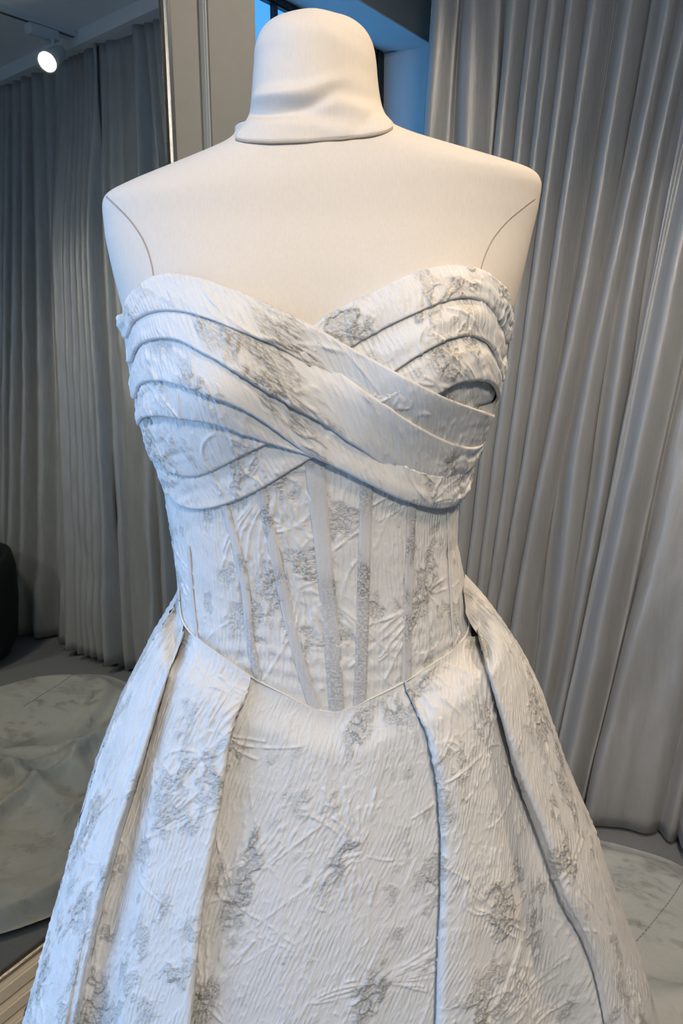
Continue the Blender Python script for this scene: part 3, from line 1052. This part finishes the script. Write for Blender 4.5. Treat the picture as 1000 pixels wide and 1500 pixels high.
LN = dict(
    A0=[(181, 462), (185, 444), (194, 429), (213, 412), (239, 403), (282, 408), (335, 425), (381, 443), (414, 459), (457, 479), (508, 508), (576, 545), (644, 581), (690, 599), (726, 611)],
    B1=[(185, 492), (196, 470), (220, 456), (258, 453), (300, 463), (361, 487), (420, 510), (440, 520), (491, 550), (559, 591), (610, 625), (671, 654), (700, 656), (718, 645)],
    A1=[(190, 528), (197, 512), (208, 501), (229, 494), (259, 495), (292, 511), (335, 535), (381, 565), (430, 594), (480, 622), (508, 642), (545, 662), (603, 692), (644, 702), (680, 698), (704, 680)],
    A2=[(194, 582), (203, 562), (229, 555), (256, 560), (295, 575), (348, 594), (397, 624), (437, 654), (457, 666), (501, 686), (549, 710), (586, 727), (617, 737), (651, 742), (675, 734), (690, 722)],
    A3=[(193, 622), (203, 611), (226, 607), (259, 611), (315, 621), (361, 637), (397, 649), (440, 662), (462, 669)],
    C1=[(228, 676), (240, 688), (256, 695), (282, 696), (315, 684), (355, 664), (388, 649), (420, 636), (460, 622)],
    C2=[(244, 724), (252, 735), (266, 742), (289, 745), (332, 735), (381, 713), (431, 684), (460, 668), (500, 650)],
    D0=[(440, 492), (459, 479), (501, 453), (552, 429), (603, 406), (644, 394), (678, 391), (709, 396), (732, 411), (746, 432), (755, 470)],
    D1=[(470, 530), (515, 506), (559, 482), (610, 458), (661, 438), (695, 434), (720, 443), (736, 466), (748, 500)],
    D2=[(530, 570), (583, 540), (610, 522), (651, 499), (690, 490), (718, 499), (733, 520), (743, 556)],
    D3=[(600, 598), (644, 574), (671, 560), (698, 555), (720, 558), (734, 572), (741, 592)],
    D4=[(560, 600), (620, 622), (680, 640), (735, 640)],
)
TZ = {k: line_tz(v) for k, v in LN.items()}


def zline(k, t):
    tt, zz_ = TZ[k]
    z = np.interp(t, tt, zz_)
    # ease on past the side seams
    z = np.where(t < tt[0], zz_[0] - 0.010 * (tt[0] - t), z)
    z = np.where(t > tt[-1], zz_[-1] - 0.010 * (t - tt[-1]), z)
    return z


def xmap_theta(px):
    return float(body.theta(body.hit(px, 560, 0.01)))


SGN = {  # +1: the band above overlaps the band below; -1: the band below overlaps
    'A0': lambda t: -1 + 0 * t, 'B1': lambda t: 1 - 2 * sstep(xmap_theta(380), xmap_theta(560), t), 'A1': lambda t: 1 - 1.6 * sstep(xmap_theta(520), xmap_theta(640), t),
    'A2': lambda t: 1 + 0 * t, 'A3': lambda t: 1 + 0 * t, 'C1': lambda t: 1 + 0 * t, 'C2': lambda t: 1 + 0 * t,
    'D0': lambda t: -1 + 0 * t, 'D1': lambda t: 1 + 0 * t, 'D2': lambda t: 1 + 0 * t, 'D3': lambda t: 1 + 0 * t, 'D4': lambda t: -1 + 0 * t,
}


def band(top, bot, base, t0=None, t1=None, proud=0.0055, bulge=0.0016, nk=520, nr=46, cu=0.0, seed=0, lip=True):
    ta, tb_ = TZ[top][0], TZ[bot][0]
    lo = min(ta[0], tb_[0]) - 0.25 if t0 is None else t0
    hi = max(ta[-1], tb_[-1]) + 0.25 if t1 is None else t1
    t = np.linspace(lo, hi, nk)
    za, zb2 = zline(top, t), zline(bot, t)
    za, zb2 = smooth1(za, 4), smooth1(zb2, 4)
    zb2 = np.minimum(zb2, za - 0.0004)
    sa = SGN[top](t); sb = SGN[bot](t)
    pa = np.clip(-sa, 0, 1); pb = np.clip(sb, 0, 1)            # proudness of this band's own top / bottom edge
    H = za - zb2
    # tuck the non-proud edges under the neighbour
    za2 = za + 0.007 * (1 - pa)
    zb3 = zb2 - 0.007 * (1 - pb)
    tt = np.linspace(0, 1, nr)[:, None]
    thin = sstep(0.0, 0.025, H)[None]
    oa = base + proud * (2 * pa - 1) * 0.5
    ob = base + proud * (2 * pb - 1) * 0.5
    off = oa[None] * (1 - tt) + ob[None] * tt + bulge * thin * np.sin(np.pi * tt) ** 0.8
    # gathers running along the band near the sides, softening toward the middle
    side = sstep(0.55, 1.25, np.abs(t))[None]
    soft = 0.0013 * noise1(tt * H[None] * 55 + seed + t[None] * 0.9, seed + 3, 1.6) + 0.0030 * side * noise1(tt * H[None] * 110 + seed * 3.1 + t[None] * 3.5 + 0.6 * noise1(t[None] * 9, seed, 1), seed + 9, 1.8)
    off = off + soft * np.sin(np.pi * tt) * thin
    Zb = za2[None] * (1 - tt) + zb3[None] * tt
    # rolled lips on the proud edges
    T2 = np.broadcast_to(t, Zb.shape)
    if lip:
        ups, los = [], []
        for k, (dz, do) in enumerate([(0.0012, -0.0010), (0.0016, -0.0026), (0.0006, -0.0045), (-0.002, -0.0075)]):
            ups.append((za2 + dz * pa, oa + do * pa))
            los.append((zb3 - dz * pb, ob + do * pb))
        Zb = np.concatenate([np.stack([u[0] for u in ups[::-1]]), Zb, np.stack([l[0] for l in los])], 0)
        off = np.concatenate([np.stack([u[1] for u in ups[::-1]]), off, np.stack([l[1] for l in los])], 0)
        T2 = np.broadcast_to(t, Zb.shape)
    off = off * (1 - 0.45 * sstep(0.85, 1.45, np.abs(T2)))
    P = body.pos(T2, Zb, off)
    fu = cu + T2 * 0.15 + 0.35 * (Zb - Zb.mean(0, keepdims=True).mean())
    fv = cu * 1.7 + seed * 0.137 + (Zb - smooth1(0.5 * (za + zb2), 30)[None])
    fade = np.ones(nr)
    if lip:
        fade = np.concatenate([[0, 0.1, .3, .6], fade, [.6, .3, .1, 0]])
    P, A = dress_cloth(P, fu, fv, 0.0015, np.stack([np.sin(T2), -np.cos(T2), 0 * T2], -1), fade[:, None])
    A['fuv'] = np.stack([fv, fu, 0 * fu], -1) * 1.0
    A['fuv'] = np.stack([fu, fv * 0.9 + fu * 0.2, 0 * fu], -1)
    return link('pleat_band', grid_mesh('pleat_band', P, attrs=A), M['brocade'], gown)


tm = xmap_theta(470)
band('D3', 'D4', 0.0030, t0=xmap_theta(560), t1=1.75, cu=0.71, seed=11, proud=0.003, bulge=0.001)
band('D2', 'D3', 0.0065, t0=xmap_theta(500), t1=1.85, cu=0.55, seed=10, proud=0.010, bulge=0.003)
band('D1', 'D2', 0.0070, t0=xmap_theta(440), t1=1.9, cu=0.43, seed=9)
band('D0', 'D1', 0.0070, t0=xmap_theta(436), t1=1.95, cu=0.30, seed=8)
band('C1', 'C2', 0.0058, t0=-1.9, t1=xmap_theta(480), cu=0.11, seed=7)
band('A3', 'C1', 0.0062, t0=-1.9, t1=xmap_theta(450), cu=0.21, seed=6)
band('A2', 'A3', 0.0085, t0=-1.95, t1=float(TZ['A3'][0][-1]), cu=0.93, seed=5)
band('A1', 'A2', 0.0100, t0=-1.95, t1=1.75, cu=0.83, seed=4)
band('B1', 'A1', 0.0108, t0=-1.95, t1=1.75, cu=0.62, seed=3)
band('A0', 'B1', 0.0108, t0=-1.95, t1=1.75, cu=0.37, seed=2)
# back of the bodice closing the ring behind the arms
tbk = np.concatenate([np.linspace(1.55, np.pi, 70), np.linspace(-np.pi, -1.55, 70)[1:]])
tbk_u = np.unwrap(tbk)
zup = np.interp(tbk_u, [1.55, 2.2, np.pi, 2 * np.pi - 2.2, 2 * np.pi - 1.55], [1.300, 1.27, 1.25, 1.27, 1.290])
zlo = np.full_like(zup, ztopb - 0.01)
vv2 = np.linspace(0, 1, 50)[:, None]
Zk = zlo * (1 - vv2) + zup * vv2
Tk = np.broadcast_to(tbk_u, Zk.shape)
Pk = body.pos(Tk, Zk, 0.008)
Pk, Ak = dress_cloth(Pk, Tk * 0.15, Zk, 0.0011, np.stack([np.sin(Tk), -np.cos(Tk), 0 * Tk], -1))
link('back_panel', grid_mesh('back_panel', Pk, attrs=Ak), M['brocade'], gown)

# ------------------------------------------------------------------ skirt
SKL = [(262, 858), (248, 885), (215, 940), (188, 992), (165, 1040), (130, 1130), (100, 1230), (78, 1305), (60, 1370), (40, 1440), (22, 1500), (2, 1565)]
SKR = [(683, 853), (700, 862), (722, 888), (745, 920), (772, 962), (797, 1012), (830, 1110), (870, 1200), (905, 1300), (940, 1390), (972, 1500), (990, 1565)]


class Skirt(Body):
    def __init__(self):
        zl, xl = sil_table(SKL); zr, xr = sil_table(SKR)
        self.zg = np.linspace(0.0, 1.10, 800)
        sl = (xl[-2] - xl[0]) / (zl[-2] - zl[0]); sr = (xr[-2] - xr[0]) / (zr[-2] - zr[0])
        self.xl = np.interp(self.zg, zl, xl); self.xr = np.interp(self.zg, zr, xr)
        m = self.zg < zl[0]; self.xl[m] = xl[0] - (zl[0] - self.zg[m]) * 0.30
        m = self.zg < zr[0]; self.xr[m] = xr[0] + (zr[0] - self.zg[m]) * 0.30
        self.xl = smooth1(self.xl, 6); self.xr = smooth1(self.xr, 6)
        zf = np.array([0.0, 0.40, 0.70, 0.82, 0.90, 0.94, 1.0, 1.10])
        self.dfz = smooth1(np.interp(self.zg, zf, [0.42, 0.315, 0.215, 0.168, 0.138, 0.126, 0.113, 0.104]), 25)
        self.dbz = smooth1(np.interp(self.zg, zf, [0.48, 0.36, 0.27, 0.22, 0.18, 0.16, 0.11, 0.09]), 25)

    def dims(self, z):
        a = np.interp(z, self.zg, self.xl); b = np.interp(z, self.zg, self.xr)
        df = np.interp(z, self.zg, self.dfz)
        k = np.sqrt(1 - (df / DY * 0.75) ** 2)
        return (a + b) / 2, (b - a) / 2 * k, df, np.interp(z, self.zg, self.dbz)

    def extra(self, x, z):
        return 0 * x


sk = Skirt()
P1 = [(272, 924), (250, 975), (227, 1050), (207, 1118), (176, 1208), (148, 1315), (128, 1400), (109, 1500), (98, 1560)]
X2 = [(264, 930), (252, 985), (228, 1080), (216, 1148), (203, 1258), (187, 1346), (175, 1420), (164, 1500), (156, 1560)]
P2 = [(369, 990), (358, 1025), (342, 1051), (332, 1113), (318, 1205), (297, 1324), (283, 1456), (279, 1500), (274, 1560)]
P3 = [(590, 998), (606, 1034), (626, 1072), (635, 1110), (641, 1152), (646, 1235), (645, 1310), (641, 1400), (638, 1500), (636, 1560)]
X3 = [(700, 930), (708, 975), (722, 1051), (736, 1126), (749, 1214), (756, 1280), (767, 1346), (780, 1500), (785, 1560)]
P4 = [(692, 922), (706, 936), (712, 975), (727, 1030), (754, 1122), (795, 1223), (826, 1315), (857, 1370), (878, 1425), (893, 1500), (903, 1560)]
YB = 1560.0
NV = 61


def lx(line, y):
    p = np.array(line, float)
    return np.interp(y, p[:, 1], p[:, 0])


def seam_y(x, side=0):
    """seam height for a front column starting at x"""
    p = np.array(SEAM, float)[3:15]
    return float(np.interp(x, p[:, 0], p[:, 1]))


cols_def = []      # (x(y) function, y_top, off_fn, part index)


def add_col(line, dx, off, part, ytop=None, tops=1.0):
    """a control column: follows line shifted by dx(px, growing with v) and stands off by off (m)"""
    y0 = line[0][1] if ytop is None else ytop
    v = np.linspace(0, 1, NV)
    y = y0 + (YB - y0) * v
    g = 0.30 + 0.70 * sstep(0, 0.35, v)
    x = smooth1(lx(line, y), 2) + dx * g
    fd = 0.6 if (line is P4 or line is P1) else 0.0          # the outer folds open out lower down
    if fd and off < 0:
        x = x - (dx + (7 if line is P4 else -5)) * g * sstep(0.10, 0.45, v)
    cols_def.append((x, y, off * (tops + (1 - tops) * sstep(0, 0.25, v)) * (1 - fd * sstep(0.35, 0.95, v)), part))


def lerp_line(la, lb, k):
    ya, yb = la[0][1], lb[0][1]
    ys = np.unique(np.concatenate([[p[1] for p in la], [p[1] for p in lb]]))
    ys = ys[ys >= min(ya, yb)]
    return [(lx(la, y) * (1 - k) + lx(lb, y) * k, y) for y in ys]


def seam_col(x0, la, lb, k, off, part):
    """column between two lines starting on the waist seam at x0"""
    y0 = seam_y(x0)
    v = np.linspace(0, 1, NV)
    y = y0 + (YB - y0) * v
    xl_ = smooth1(lx(la, y), 2) * (1 - k) + smooth1(lx(lb, y), 2) * k
    w = sstep(0, 0.22, v)
    xs = x0 + (xl_ - xl_[0]) * 1.0
    x = xs * (1 - w) + xl_ * w
    cols_def.append((x, y, off * (0.35 + 0.65 * sstep(0, 0.3, v)) + 0 * v, part))


# left outer flap (parts: 0 left side, 1 left panel, 2 front, 3 right panel, 4 right side)
SL_in = [(x + 4, y) for x, y in SKL]
for k, yt in ((0.12, 872), (0.35, 885), (0.62, 900), (0.84, 914)):
    ll = [(lx(SKL, y) * (1 - k) + lx(P1, y) * k, y) for y in (862, 880, 900, 926, 960, 1000, 1050, 1118, 1208, 1315, 1400, 1500, 1560)]
    y0 = yt
    v = np.linspace(0, 1, NV); y = y0 + (YB - y0) * v
    x_end = lx(ll, y); x_st = lx([(262, 862), (263, 885), (266, 906), (272, 924)], np.array([y0]))[0]
    w = sstep(0, 0.16, v)
    x = x_st + (x_end - x_end[0]); x = x * (1 - w) + x_end * w
    cols_def.append((x, y, (0.0015 + 0.006 * k) * sstep(0, 0.3, v), 0))
add_col(P1, -10, 0.010, 0, tops=0.6)
add_col(P1, -2, 0.010, 0, tops=0.6)
add_col(P1, 1, 0.004, 0, tops=0.6)
add_col(P1, -3, -0.006, 0, tops=0.6)
add_col(P1, -14, -0.009, 0, tops=0.3)
add_col(P1, -16, -0.014, 1, tops=0.25)
MID = lerp_line(P1, X2, 0.55)
add_col(MID, 0, -0.014, 1, ytop=927, tops=0.2)
add_col(X2, -5, -0.008, 1, ytop=928, tops=0.2)
add_col(X2, 3, -0.004, 1, ytop=930, tops=0.3)
seam_col(285, X2, P2, 0.14, 0.003, 1)
seam_col(302, X2, P2, 0.35, 0.006, 1)
seam_col(328, X2, P2, 0.62, 0.009, 1)
seam_col(350, X2, P2, 0.85, 0.013, 1)
add_col(P2, -5, 0.0145, 1, tops=0.35)
add_col(P2, -0.5, 0.0125, 1, tops=0.35)
add_col(P2, 0.5, 0.007, 1, tops=0.35)
add_col(P2, -5, 0.000, 1, tops=0.35)
add_col(P2, -24, -0.006, 1, tops=0.35)
add_col(P2, -22, -0.014, 2, tops=0.35)
add_col(P2, 4, -0.010, 2, tops=0.35)
seam_col(386, P2, P3, 0.12, -0.004, 2)
seam_col(415, P2, P3, 0.27, 0.000, 2)
seam_col(450, P2, P3, 0.42, 0.002, 2)
seam_col(485, P2, P3, 0.55, 0.002, 2)
seam_col(520, P2, P3, 0.68, 0.002, 2)
seam_col(555, P2, P3, 0.82, -0.001, 2)
add_col(P3, -22, -0.003, 2, tops=0.35)
add_col(P3, -5, -0.006, 2, tops=0.35)
add_col(P3, 7, -0.008, 2, tops=0.35)
add_col(P3, 9, -0.004, 3, tops=0.35)
add_col(P3, 2, 0.0005, 3, tops=0.35)
add_col(P3, 0, 0.006, 3, tops=0.35)
add_col(P3, 2, 0.011, 3, tops=0.35)
add_col(P3, 10, 0.0155, 3, tops=0.35)
add_col(P3, 22, 0.0165, 3, tops=0.35)
seam_col(618, P3, X3, 0.34, 0.016, 3)
seam_col(640, P3, X3, 0.55, 0.011, 3)
seam_col(662, P3, X3, 0.78, 0.006, 3)
seam_col(678, P3, X3, 0.94, -0.002, 3)
add_col(X3, 6, -0.012, 3, ytop=930, tops=0.25)
MID2 = lerp_line(X3, P4, 0.45)
add_col(MID2, 4, -0.018, 3, ytop=896, tops=0.2)
add_col(P4, 8, -0.017, 3, ytop=892, tops=0.3)
add_col(P4, 16, -0.012, 4, ytop=905, tops=0.5)
add_col(P4, 4, -0.006, 4, tops=0.8)
add_col(P4, 0, 0.004, 4, tops=1.0)
add_col(P4, 3, 0.008, 4, tops=1.1)
add_col(P4, 12, 0.011, 4, tops=1.0)
for k, yt in ((0.30, 905), (0.55, 888), (0.78, 872), (0.92, 862)):
    ys = (853, 880, 900, 926, 960, 1000, 1050, 1118, 1208, 1315, 1400, 1500, 1560)
    ll = [(lx(SKR, y) * k + lx(P4, y) * (1 - k), y) for y in ys]
    v = np.linspace(0, 1, NV); y = yt + (YB - yt) * v
    x_end = lx(ll, y); x_st = lx([(678, 858), (683, 900), (691, 922)], np.array([yt]))[0]
    w = sstep(0, 0.09, v)
    x = x_st + (x_end - x_end[0]); x = x * (1 - w) + x_end * w
    cols_def.append((x, y, 0.010 * (1 - k) + 0 * v, 4))

CX = np.stack([c[0] for c in cols_def]); CY = np.stack([c[1] for c in cols_def]); CO = np.stack([c[2] for c in cols_def])
parts_id = [c[3] for c in cols_def]
vrow = np.linspace(0, 1, NV)[None]
Psk = sk.hit(CX, CY, CO)
Pco = body.hit(CX, CY, 0.0055 + np.clip(CO, -0.0015, 0.004))
# leave the corset gently below the seam
wgt = sstep(0.0, 70.0, CY - CY[:, :1])[..., None]
dS = np.linalg.norm(Psk - CAM, axis=-1, keepdims=True); dC = np.linalg.norm(Pco - CAM, axis=-1, keepdims=True)
dirs = (Psk - CAM) / dS
ok = (dC < dS + 0.08)
dist = dS * wgt + np.where(ok, dC, dS) * (1 - wgt)
CP = CAM + dirs * dist                                   # control points [col, row, 3]
# down to the floor
last = CP[:, -1]; slope = CP[:, -1] - CP[:, -9]
slope = slope / np.abs(slope[:, 2:3])
slope[:, 2] = -1
ctr = np.array([-0.02, DY])
zz_end = last[:, 2]
lower = []
NL = 14
for k in range(1, NL + 1):
    f_ = k / NL
    dz = (zz_end - 0.006) * f_
    q = last + slope * dz[:, None] * (1 - 0.25 * f_)
    q[:, 2] = zz_end - dz
    lower.append(q)
CPF = np.concatenate([CP, np.stack(lower, 1)], 1)
fx = np.concatenate([CX, np.repeat(CX[:, -1:], NL, 1)], 1)
fyv = np.concatenate([CY, CY[:, -1:] + np.cumsum(np.ones((len(CX), NL)) * 75, 1)], 1)
# back columns
NBK = 26
thb = np.linspace(1.62, 2 * np.pi - 1.62, NBK)
back = []
for i, t in enumerate(thb):
    if i == 0:
        zt_ = CPF[-1, :, 2]
    u_ = i / (NBK - 1)
    zrow = CPF[-1, :, 2] * (1 - u_) + CPF[0, :, 2] * u_
    zrow = zrow + (zback - zrow[0]) * (1 - np.linspace(0, 1, len(zrow))) * min(1, 4 * u_ * (1 - u_) * 2)
    rel = np.linspace(0, 1, len(zrow))
    off = 0.018 * rel * math.cos(i * math.pi) * (1 if 0 < i < NBK - 1 else 0)
    q = sk.pos(np.full(len(zrow), t), zrow, off)
    back.append(q)
back = np.stack(back)
ring = np.concatenate([CPF, back, CPF[:1]], 0)                    # columns around the ring
part_ids = parts_id + [5] * (NBK + 1)
NC0 = len(CPF)
# dense resampling: rows first
rowpos = np.arange(ring.shape[1])
dense_rows = np.concatenate([np.linspace(0, NV - 1, 440), NV - 1 + np.linspace(0, NL, 130)[1:]])
R1 = catmull(rowpos, np.swapaxes(ring, 0, 1), dense_rows)         # [rows, cols, 3]
FX = catmull(rowpos, fx.T, dense_rows); FY = catmull(rowpos, fyv.T, dense_rows)
# columns: spacing by mean distance
seg = np.linalg.norm(np.diff(R1, axis=1), axis=-1)[150:400].mean(0)
cumd = np.concatenate([[0], np.cumsum(np.sqrt(seg))])
dens = []
for k in range(len(seg)):
    n_ = max(6, int(seg[k] / (0.00085 if k < NC0 - 1 else 0.006)))
    dens.append(cumd[k] + (cumd[k + 1] - cumd[k]) * np.arange(n_) / n_)
dens.append([cumd[-1]])
xs = np.concatenate(dens)
kid = np.clip(np.searchsorted(cumd, xs, side='right') - 1, 0, len(seg) - 1)
R2 = np.swapaxes(catmull(cumd, np.swapaxes(R1, 0, 1), xs), 0, 1)
nback = len(cumd) - NC0
FXf = np.concatenate([FX, FX[:, -1:] + 60 * np.arange(1, nback + 1)[None]], 1)
FYf = np.concatenate([FY, np.repeat(FY[:, -1:], nback, 1)], 1)
# cloth coordinates: let the hidden underlap advance too
arc = np.concatenate([[0], np.cumsum(seg)])
fu = np.interp(xs, cumd, arc)[None] * (0.75 + 0.25 * (FYf[:, :1] - 860) / 700) + 0.05
fu = np.broadcast_to(fu, R2.shape[:2]).copy()
fv = np.swapaxes(catmull(cumd, np.swapaxes(FYf, 0, 1), xs), 0, 1) / 1480.0
cenr = np.array([-0.02, DY, 0])
outd = R2 - cenr; outd[..., 2] = 0
seamfade = sstep(0, 10, np.arange(R2.shape[0]))[:, None]
# orientation test on the front middle only
n_ = grid_normals(R2)
mid = np.searchsorted(xs, cumd[22])
sg = np.sign((n_[:, mid] * np.array([0, -1, 0.2])).sum(-1).mean())
h_, s_ = cloth(fu, fv)
R3 = R2 + sg * n_ * (0.0016 * h_ * seamfade)[..., None]
attrs = {'fuv': np.stack([fu, fv, 0 * fu], -1), 'silver': s_ * (0.3 + 0.7 * seamfade)}
pid = np.array(part_ids)[kid]
pcol = np.broadcast_to(pid[:-1][None], (R3.shape[0] - 1, R3.shape[1] - 1))
for k, nm in ((0, 'skirt_side_panel'), (1, 'skirt_pleat_panel'), (2, 'skirt_front_panel'), (3, 'skirt_pleat_panel'), (4, 'skirt_side_panel'), (5, 'skirt_back_panel')):
    link(nm, grid_mesh(nm, R3, attrs=attrs, mask=(pcol == k)), M['brocade'], gown)
# close the gap between the ring's last and first column at the left side
# piping along the seam
pp = curve_through(SEAM, 260)
PPp = body.hit(pp[:, 0], pp[:, 1], 0.0052)
link('waist_piping', tube_mesh('waist_piping', PPp, 0.0010, 6), M['piping'], gown)

# ------------------------------------------------------------------ train spread over the floor behind
OUT = [(-0.35, 0.85), (-0.10, 0.42), (0.10, 0.20), (0.30, 0.14), (0.60, 0.26), (0.88, 0.50), (1.06, 0.74), (1.10, 0.92), (1.09, 1.02), (0.98, 1.16), (0.80, 1.25), (0.50, 1.30), (0.20, 1.22), (-0.10, 1.1)]
oc = curve_through(OUT + [OUT[0]], 361)[:-1]
cen = np.array([0.10, 0.78])
rr = np.linspace(0.02, 1, 190)
UU = cen[0] + (oc[None, :, 0] - cen[0]) * rr[:, None]
VV = cen[1] + (oc[None, :, 1] - cen[1]) * rr[:, None]
an = np.linspace(0, 2 * np.pi, 360, endpoint=False)[None]
ed = 1 - rr[:, None]
fold = 0.4 * (0.022 * noise1(an * 1.0 + rr[:, None] * 1.2, 31, 2.2) + 0.012 * noise1(an * 1.0 - rr[:, None], 32, 5.0) + 0.016 * noise1(UU * 1.0 + VV * 0.6, 33, 6.0))
win_ = np.sin(np.clip((an[0] / (2 * np.pi)), 0, 1) * np.pi)[None] * 0 + 1
seamless = sstep(0, 0.25, an) * sstep(2 * np.pi, 2 * np.pi - 0.25, an)
ZT = 0.014 + (np.abs(fold) * 1.0 * seamless + 0.030) * sstep(0, 0.10, ed) + 0.020 * np.exp(-((rr[:, None] - 0.80) / 0.05) ** 2) * (0.5 + 0.5 * noise1(an, 35, 3.0)) * seamless
for (fa, fb, fc, fw2, fh) in ((0.8, 0.6, 0.92, 0.022, 0.016), (0.35, 0.94, 0.80, 0.03, 0.022), (-0.3, 0.95, 0.38, 0.028, 0.024), (0.95, -0.3, 0.25, 0.035, 0.025), (0.7, -0.7, 0.05, 0.03, 0.02)):
    ZT = ZT + fh * np.exp(-((fa * UU + fb * VV - fc + 0.04 * np.sin(UU * 7 + VV * 5)) / fw2) ** 2) * sstep(0.0, 0.18, ed)
PTn = W(UU, VV, ZT)
hT, sT = cloth(UU * 0.9 + 0.2, VV * 0.9)
PTn[..., 2] += 0.0014 * hT
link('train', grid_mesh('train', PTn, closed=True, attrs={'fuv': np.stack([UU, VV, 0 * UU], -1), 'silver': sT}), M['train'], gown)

# hand-stitched line across the train
q0 = at_height(1010, 1285, 0.03); q1 = at_height(928, 1392, 0.03)
flat = PTn.reshape(-1, 3)
seg_all = []
for k in range(26):
    a = k / 26.0; b_ = a + 0.6 / 26
    m_ = [q0 + (q1 - q0) * t_ + np.array([0.012, 0.008, 0]) * math.sin(t_ * 3.0) for t_ in (a, (a + b_) / 2, b_)]
    for p_ in m_:
        p_[2] = flat[np.argmin(((flat[:, :2] - p_[:2]) ** 2).sum(1)), 2] + 0.0008
    seg_all.append(np.array(m_))
import bmesh
bms = bmesh.new()
for sg_ in seg_all:
    tmp = tube_mesh('tmp', sg_, 0.0011, 6)
    bms.from_mesh(tmp)
    bpy.data.meshes.remove(tmp)
ms_ = bpy.data.meshes.new('stitch_line')
bms.to_mesh(ms_)
bms.free()
so = link('stitch_line', ms_, M['seam'], bpy.data.objects['train'])
so['kind'] = 'stuff'
